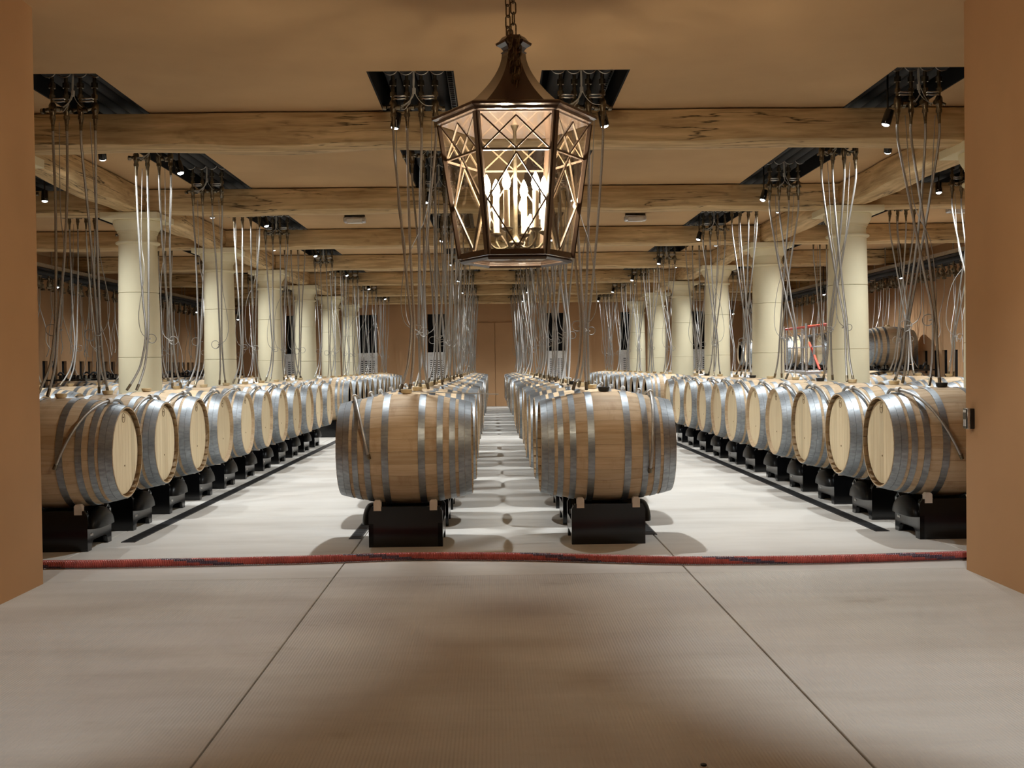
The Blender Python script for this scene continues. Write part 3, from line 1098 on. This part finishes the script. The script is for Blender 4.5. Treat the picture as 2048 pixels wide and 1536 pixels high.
# entrance corridor downlights, behind and beside the camera
for s, nm in ((-1, 'left'), (1, 'right')):
    spot_fix((-2.1 if s < 0 else 1.5, 2.9, 2.95), (s * 2.3, 4.3, 0.0), P_CORRIDOR * (0.75 if s < 0 else 1.1), 72, 'corridor spotlight on the %s side of the entrance' % nm)

# ------------------------------------------------------------------ lantern
LX, LY = 0.116, 5.2
LZ = {'rim': 2.295, 'top': 2.278, 'bot': 1.650, 'neck': 2.612, 'fin': 2.705}
lan = thing('hanging_lantern', 'large hexagonal bronze and glass lantern hanging on chains before the barrels', 'lantern', (LX, LY, LZ['bot']))


def hexp(r, z, off=0.0):
    return [(r * cos(pi / 3 * i + off), r * sin(pi / 3 * i + off), z - LZ['bot']) for i in range(6)]


def hexloft(rings, mat=0, cap=True):
    b = MB()
    v, f = [], []
    for r, z in rings: v += hexp(r, z)
    for k in range(len(rings) - 1):
        for i in range(6):
            j = (i + 1) % 6
            f.append((k * 6 + i, k * 6 + j, k * 6 + 6 + j, k * 6 + 6 + i))
    if cap:
        f.append(tuple(range(6))); f.append(tuple(range((len(rings) - 1) * 6, len(rings) * 6)))
    return b.add(v, f, mat, False)


RT, RB = 0.353, 0.262
roof = [(0.30, 2.318)]
for i in range(13):
    t = i / 12
    r = 0.056 + (0.298 - 0.056) * (1 - t) ** 1.75
    roof.append((r, 2.318 + (LZ['neck'] - 2.318) * t))
ob('roof', hexloft(roof).mesh('roof', M['bronze'], 0.3), lan)
ob('rim', hexloft([(0.345, 2.278), (0.352, 2.284), (0.366, 2.287), (0.372, 2.298), (0.389, 2.304), (0.392, 2.314), (0.378, 2.322), (0.33, 2.325), (0.30, 2.326)]).mesh('rim', M['bronze'], 0.3), lan)
ob('finial', hexloft([(0.050, 2.606), (0.062, 2.618), (0.050, 2.628), (0.060, 2.640), (0.082, 2.652), (0.086, 2.662), (0.070, 2.672), (0.055, 2.690), (0.030, 2.70)]).mesh('finial', M['bronze'], 0.3), lan)


def face_pt(i, u, t, off=0.0):
    """i face index, u across 0..1, t down 0 (top) .. 1 (bottom); off = outward offset"""
    a0, a1 = pi / 3 * i, pi / 3 * (i + 1)
    r = RT + (RB - RT) * t
    z = LZ['top'] + (LZ['bot'] + .012 - LZ['top']) * t
    p = Vector((r * cos(a0), r * sin(a0), 0)).lerp(Vector((r * cos(a1), r * sin(a1), 0)), u)
    am = (a0 + a1) / 2
    return Vector((p.x + off * cos(am), p.y + off * sin(am), z - LZ['bot']))


def bar(b, p0, p1, w, d, nrm):
    p0, p1 = Vector(p0), Vector(p1)
    ax = (p1 - p0).normalized()
    s = ax.cross(nrm).normalized() * w / 2
    n = nrm.normalized() * d / 2
    v = [p + a * s + c * n for p in (p0, p1) for a in (-1, 1) for c in (-1, 1)]
    b.add(v, [(0, 1, 3, 2), (4, 6, 7, 5), (0, 4, 5, 1), (2, 3, 7, 6), (0, 2, 6, 4), (1, 5, 7, 3)], 0, False)


TM = 0.268
for i in range(6):
    a = pi / 3 * i
    b = MB()
    bar(b, (RT * cos(a), RT * sin(a), LZ['top'] - LZ['bot']), (RB * cos(a), RB * sin(a), 0.0), .030, .016, Vector((cos(a), sin(a), 0)))
    bar(b, ((RT + .008) * cos(a), (RT + .008) * sin(a), LZ['top'] - LZ['bot']), ((RB + .008) * cos(a), (RB + .008) * sin(a), 0.0), .010, .012, Vector((cos(a), sin(a), 0)))
    ob('post', b.mesh('post', M['bronze']), lan)
    am = a + pi / 6
    nrm = Vector((cos(am), sin(am), 0.12))
    b = MB(); bar(b, face_pt(i, 0, 1.0), face_pt(i, 1, 1.0), .024, .018, nrm)
    ob('bottom_rail', b.mesh('bottom_rail', M['bronze']), lan)
    b = MB(); bar(b, face_pt(i, .05, TM), face_pt(i, .95, TM), .010, .010, nrm)
    ob('middle_rail', b.mesh('middle_rail', M['bronze']), lan)
    e = .055
    for (u0, t0, u1, t1) in ((e, .02, .5, TM - .01), (1 - e, .02, .5, TM - .01), (.5, .03, e, TM - .01), (.5, .03, 1 - e, TM - .01),
                             (.5, TM + .02, .06, .62), (.5, TM + .02, .94, .62), (.06, .62, .5, .965), (.94, .62, .5, .965)):
        lead = MB()
        bar(lead, face_pt(i, u0, t0), face_pt(i, u1, t1), .0068, .008, nrm)
        ob('glazing_bar', lead.mesh('glazing_bar', M['leading']), lan)
    for (t0, t1) in ((.01, TM), (TM, .99)):
        v = [face_pt(i, .03, t0, -.001), face_pt(i, .97, t0, -.001), face_pt(i, .97, t1, -.001), face_pt(i, .03, t1, -.001)]
        v += [p - nrm.normalized() * .003 for p in v]
        g = MB().add(v, [(0, 1, 2, 3), (7, 6, 5, 4), (0, 4, 5, 1), (1, 5, 6, 2), (2, 6, 7, 3), (3, 7, 4, 0)], 0, False)
        ob('pane', g.mesh('pane', M['glass']), lan)
ob('floor_pane', hexloft([(RB - .012, LZ['bot'] - .004), (RB - .012, LZ['bot'])]).mesh('floor_pane', M['glass']), lan)
ob('floor_frame', MB().tube([Vector(p) for p in hexp(RB - .004, LZ['bot'] - .012)], .010, 4, closed=True).mesh('floor_frame', M['bronze']), lan)
# candelabra
cz = 0.07
st = MB().lathe([(.028, .02), (.04, .034), (.055, .022), (.075, .04), (.09, .02), (.12, .010), (.60, .008), (.628, .02)], 14)
ob('stem', st.mesh('stem', M['brass']), lan)
for i in range(6):
    a = pi / 3 * i + 0.20
    ca, sa = cos(a), sin(a)
    arm = MB().tube(smooth_path([(0.02 * ca, 0.02 * sa, cz), (.06 * ca, .06 * sa, cz - .022), (.105 * ca, .105 * sa, cz - .018), (.138 * ca, .138 * sa, cz + .02), (.138 * ca, .138 * sa, cz + .05)], 4), .006, 8)
    arm.lathe([(cz + .045, .008), (cz + .055, .026), (cz + .062, .028), (cz + .066, .014)], 14, 'z', (.138 * ca, .138 * sa, 0))
    ao = ob('arm', arm.mesh('arm', M['brass']), lan)
    ob('candle', MB().lathe([(cz + .06, .0145), (cz + .235, .0145), (cz + .24, .008)], 14, 'z', (.138 * ca, .138 * sa, 0)).mesh('candle', M['candle']), lan)
    ob('bulb', MB().lathe([(cz + .236, .008), (cz + .25, .015), (cz + .270, .0195), (cz + .290, .0155), (cz + .310, .008), (cz + .324, .001)], 10, 'z', (.138 * ca, .138 * sa, 0)).mesh('bulb', M['bulb']), lan)


def link_mesh(L=.030, W=.0125, r=.0034):
    p = []
    for i in range(8): p.append((W * cos(pi * i / 7), 0, L - W + W * sin(pi * i / 7)))
    for i in range(8): p.append((W * cos(pi + pi * i / 7), 0, -L + W + W * sin(pi + pi * i / 7)))
    return MB().tube(p, r, 6, closed=True).mesh('chain_link', M['brass'])


lk = link_mesh()
z = 2.70 - LZ['bot']; k = 0
while z < CEIL - LZ['bot'] - .02:
    ob('chain_link', lk, lan, (0.0, 0, z + .028), (0, 0, .35 + (k % 2) * pi / 2)); z += .051; k += 1
# second chain: doubled beside the first and looped down over the roof
z = 2.70 - LZ['bot']; k = 0
while z < CEIL - LZ['bot'] - .02:
    ob('chain_link', lk, lan, (-.026, -.012, z + .01), (0, 0, .9 + (k % 2) * pi / 2)); z += .051; k += 1
pts = [(-.018, -.092, 2.67), (-.016, -.10, 2.635), (-.014, -.075, 2.60), (-.010, -.082, 2.565), (-.008, -.09, 2.53), (-.004, -.102, 2.495), (0, -.118, 2.46), (.003, -.135, 2.425), (.010, -.13, 2.455), (.014, -.112, 2.49), (.018, -.10, 2.525), (.020, -.09, 2.56), (.02, -.10, 2.6), (.018, -.098, 2.645)]
for k, p in enumerate(pts):
    ob('chain_link', lk, lan, (p[0], p[1], p[2] - LZ['bot']), (.15, 0, .4 + (k % 2) * pi / 2))
ob('ceiling_rose', MB().lathe([(CEIL - LZ['bot'] - .035, .02), (CEIL - LZ['bot'] - .02, .055), (CEIL - LZ['bot'], .06)], 20).mesh('ceiling_rose', M['bronze']), lan)

# ------------------------------------------------------------------ red hose across the floor
hp = smooth_path([(-3.6, 6.50, .026), (-3.0, 6.44, .026), (-2.4, 6.40, .026), (-1.9, 6.41, .026), (-1.15, 6.44, .026), (-0.566, 6.50, .026), (-0.12, 6.47, .026), (0.32, 6.40, .026), (0.75, 6.30, .026), (1.11, 6.225, .026), (1.6, 6.20, .026), (2.02, 6.205, .026), (2.70, 6.26, .026), (3.3, 6.34, .026), (3.8, 6.40, .026)], 70)
hv, hf, hm2 = [], [], []
n = 14
acc = 0.0
L_ = 0.0
path2, rr = [], []
step = 0.0034
# resample evenly, three rings per rib
P = [hp[0]]
for a, c in zip(hp[:-1], hp[1:]):
    seg = (c - a).length
    d_ = step - acc
    while d_ <= seg:
        P.append(a + (c - a) * (d_ / seg)); d_ += step
    acc = seg - (d_ - step)
b = MB().tube(P, [(.0205, .0240, .0240)[i % 3] for i in range(len(P))], n)
for fi in range(len(b.f) - 2):
    ring, seg = divmod(fi, n)
    s_ = ring * step
    ph = (s_ / 1.05 + 0.12) % 1.0
    ang = (seg / n)
    dlt = (ang - ph + .5) % 1.0 - .5
    if abs(dlt) < .085: b.m[fi] = 1
hose = ob('floor_hose', b.mesh('floor_hose', [M['red'], M['violet']], 1.2))
tag(hose, 'long ribbed red hose lying across the concrete floor before the barrels', 'hose')

# ------------------------------------------------------------------ small ceiling lamps, card reader, rod, drain tools
for k, (x, y) in enumerate(((-1.74, 14.1), (1.86, 14.2), (5.85, 13.7))):
    t = thing('emergency_lamp', ['small boxed ceiling lamp between the third and fourth cross beams, left of the lantern', 'small boxed ceiling lamp between the third and fourth cross beams, right of the lantern', 'small boxed ceiling lamp beyond the right columns'][k].replace('between the third and fourth cross beams', 'past the second cross beam'), 'lamp', (x, y, CEIL), 0, 'boxed ceiling lamps')
    ob('bracket', MB().box(-.13, .13, -.03, .03, -.03, 0, 0, .004).mesh('bracket', M['black']), t)
    ob('housing', MB().box(-.14, .14, -.06, .06, -.10, -.03, 0, .012).mesh('housing', M['alu']), t)
    ob('diffuser', MB().box(-.10, .10, -.066, .045, -.106, -.05, 0, .006).mesh('diffuser', M['white']), t)

t = thing('card_reader', 'small dark card reader box on the right jamb', 'card reader', (JR, 5.87, .832))
ob('back_box', MB().box(-.024, 0, -.026, .026, -.055, .055, 0, .003).mesh('back_box', M['black']), t)
ob('case', MB().box(-.039, -.024, -.026, .026, -.055, .055, 0, .002).mesh('case', M['steel']), t)
ob('face_plate', MB().box(-.044, -.039, -.024, .024, -.053, .053, 0, .002).mesh('face_plate', M['black']), t)
ob('label_tab', MB().box(-.0455, -.044, -.016, .016, .034, .047).mesh('label_tab', M['white']), t)
for q in (0, 1): ob('light_bar', MB().box(-.0455, -.044, -.016 + q * .018, -.006 + q * .018, -.04, -.004).mesh('light_bar', M['white']), t)

rod = ob('sampling_rod', MB().cyl((-.62, 7.22, .987), (.035, 7.32, .957), .0035, 8).mesh('sampling_rod', M['steel']))
tag(rod, 'thin metal rod lying across the front barrel left of the walkway', 'rod')

tag(ob('floor_plug', MB().lathe([(0, .009), (.004, .009), (.006, .005)], 12, 'z', (0.587, 3.109, 0)).mesh('floor_plug', M['blackrubber'])), 'tiny round black plug set in the ribbed floor at the bottom edge', 'floor plug')

# ------------------------------------------------------------------ wall trays with pipes and hanging hoses
val = MB()
val.lathe([(.0, .012), (-.10, .012)], 8); val.lathe([(-.04, .022), (-.07, .022)], 6); val.lathe([(-.10, .026), (-.15, .030), (-.17, .02)], 8)
val.cyl((0, 0, -.12), (-.05, -.03, -.14), .013, 6); val.cyl((0, 0, -.03), (0, .09, -.03), .009, 6); val.box(-.03, .03, -.03, .03, -.20, -.17)
val_me = val.mesh('valve', M['brass'])


def thin_hose(seed):
    r = random.Random(seed)
    L = r.uniform(.9, 1.45)
    sx, sy = r.uniform(-.12, .12), r.uniform(-.18, .18)
    return MB().tube(smooth_path([(0, 0, -.17), (sx * .1, sy * .1, -.17 - L * .3), (sx * .9, sy * .7, -.17 - L * .65), (sx * .7, sy, -.17 - L * .88), (sx * 1.2, sy * 1.4, -.17 - L)], 5), .0062, 6).mesh('hose', M['braid'])


TH_ = [thin_hose(k) for k in range(8)]
for s, nm in ((-1, 'left'), (1, 'right')):
    t = thing('pipe_tray', 'long pipe tray with valves and thin hoses hung along the %s wall' % nm, 'pipe tray', (s * 6.98, 0, 2.70), 0, 'pipe trays along the side walls')
    ch = MB()
    ch.box(-.22, .22, 13.0, 30.0, 0.0, .012); ch.box(-.22, -.208, 13.0, 30.0, 0, .07); ch.box(.208, .22, 13.0, 30.0, 0, .07)
    ob('channel', ch.mesh('channel', M['steel']), t)
    for q in range(3):
        ob('pipe', MB().lathe([(13.0, .036), (30.0, .036)], 12, 'y', ((q - 1) * .12, 0, -.05)).mesh('pipe', M['pipe']), t)
    y = 13.3; k = 0
    while y < 29.8:
        for q in range(3):
            v_ = ob('valve', val_me, t, ((q - 1) * .12, y + q * .04, -.08), (0, 0, random.uniform(0, 6)))
            if y > 14 and random.random() < .62: ob('hose', random.choice(TH_), v_)
        y += .42; k += 1
    hg = MB()
    y = 13.5
    while y < 30:
        for xx in (-.215, .215): hg.box(xx - .008, xx + .008, y, y + .016, .0, CEIL - 2.70)
        y += 1.77
    ob('hanger', hg.mesh('hanger', M['steel']), t)

# upper cradles on the wall rows, a few barrels on the upper tier at the right
up = MB()
for sx in (-.2, .2):
    up.box(sx - .02, sx + .02, -.42, .42, 0, .035)
    for sy in (-.38, -.10, .10, .38):
        up.prism([(sy - .04, .03), (sy + .04, .03), (sy + .035, .075), (sy + .01, .10), (sy - .01, .10), (sy - .035, .075)], sx - .02, sx + .02, 'x')
for sy in (-.40, .40): up.box(-.32, .32, sy - .015, sy + .015, .005, .03)
up_me = up.mesh('upper_cradle', M['black'])
knob = MB().tube(smooth_path([(-.1, 0, .03), (-.12, -.03, .10), (-.06, -.05, .14), (.0, -.03, .10)], 4), .016, 8).mesh('handle', M['blackrubber'])
UPY = [SEG2[i] for i in (1, 4, 5, 7, 11, 12)]
for row in ('WL', 'WR'):
    for i, y in enumerate(SEG2):
        t = thing('upper_cradle', 'black upper-tier cradle on the wall-row barrel %s, %s' % (pos_text(2, i), {'WL': 'left wall', 'WR': 'right wall'}[row]), 'barrel cradle', (ROWX[row], y, BZ + BR_ + .003), 0, 'upper-tier cradles on the wall rows')
        ob('frame', up_me, t)
        for sx in (-1, 1): ob('handle', knob, t, (sx * .26, random.uniform(-.2, .2), 0), (0, 0, random.uniform(0, 6)))
for i, y in enumerate(UPY):
    barrel('WR', ROWX['WR'], y, BZ + BR_ + .06 + BR_, 'oak barrel on the upper tier by the right wall, %s from the front' % ORD[i], 1 if i < 3 else 0, 'barrels on the upper tier')

# work platform in the right-hand aisle
t = thing('work_platform', 'metal work platform with red guard rail in the aisle by the right wall', 'work platform', (5.62, 20.3, 0))
ob('deck', MB().box(-.30, .30, -1.7, 1.7, .92, .985, 0, .006).mesh('deck', M['alu']), t)
for sx in (-.28, .28):
    for sy in (-1.66, -.2, .55, 1.66):
        ob('post', MB().cyl((sx, sy, 0.02), (sx, sy, 1.80), .022, 10).mesh('post', M['alu']), t)
for sx in (.28,):
    ob('guard_rail', MB().cyl((sx, -1.70, 1.80), (sx, 1.70, 1.80), .026, 10).mesh('guard_rail', M['redpaint']), t)
    ob('middle_rail', MB().cyl((sx, -1.66, 1.42), (sx, 1.66, 1.42), .012, 8).mesh('middle_rail', M['alu']), t)
ob('brace', MB().cyl((.28, -.55, 1.0), (.28, .1, 1.5), .02, 8).mesh('brace', M['redpaint']), t)
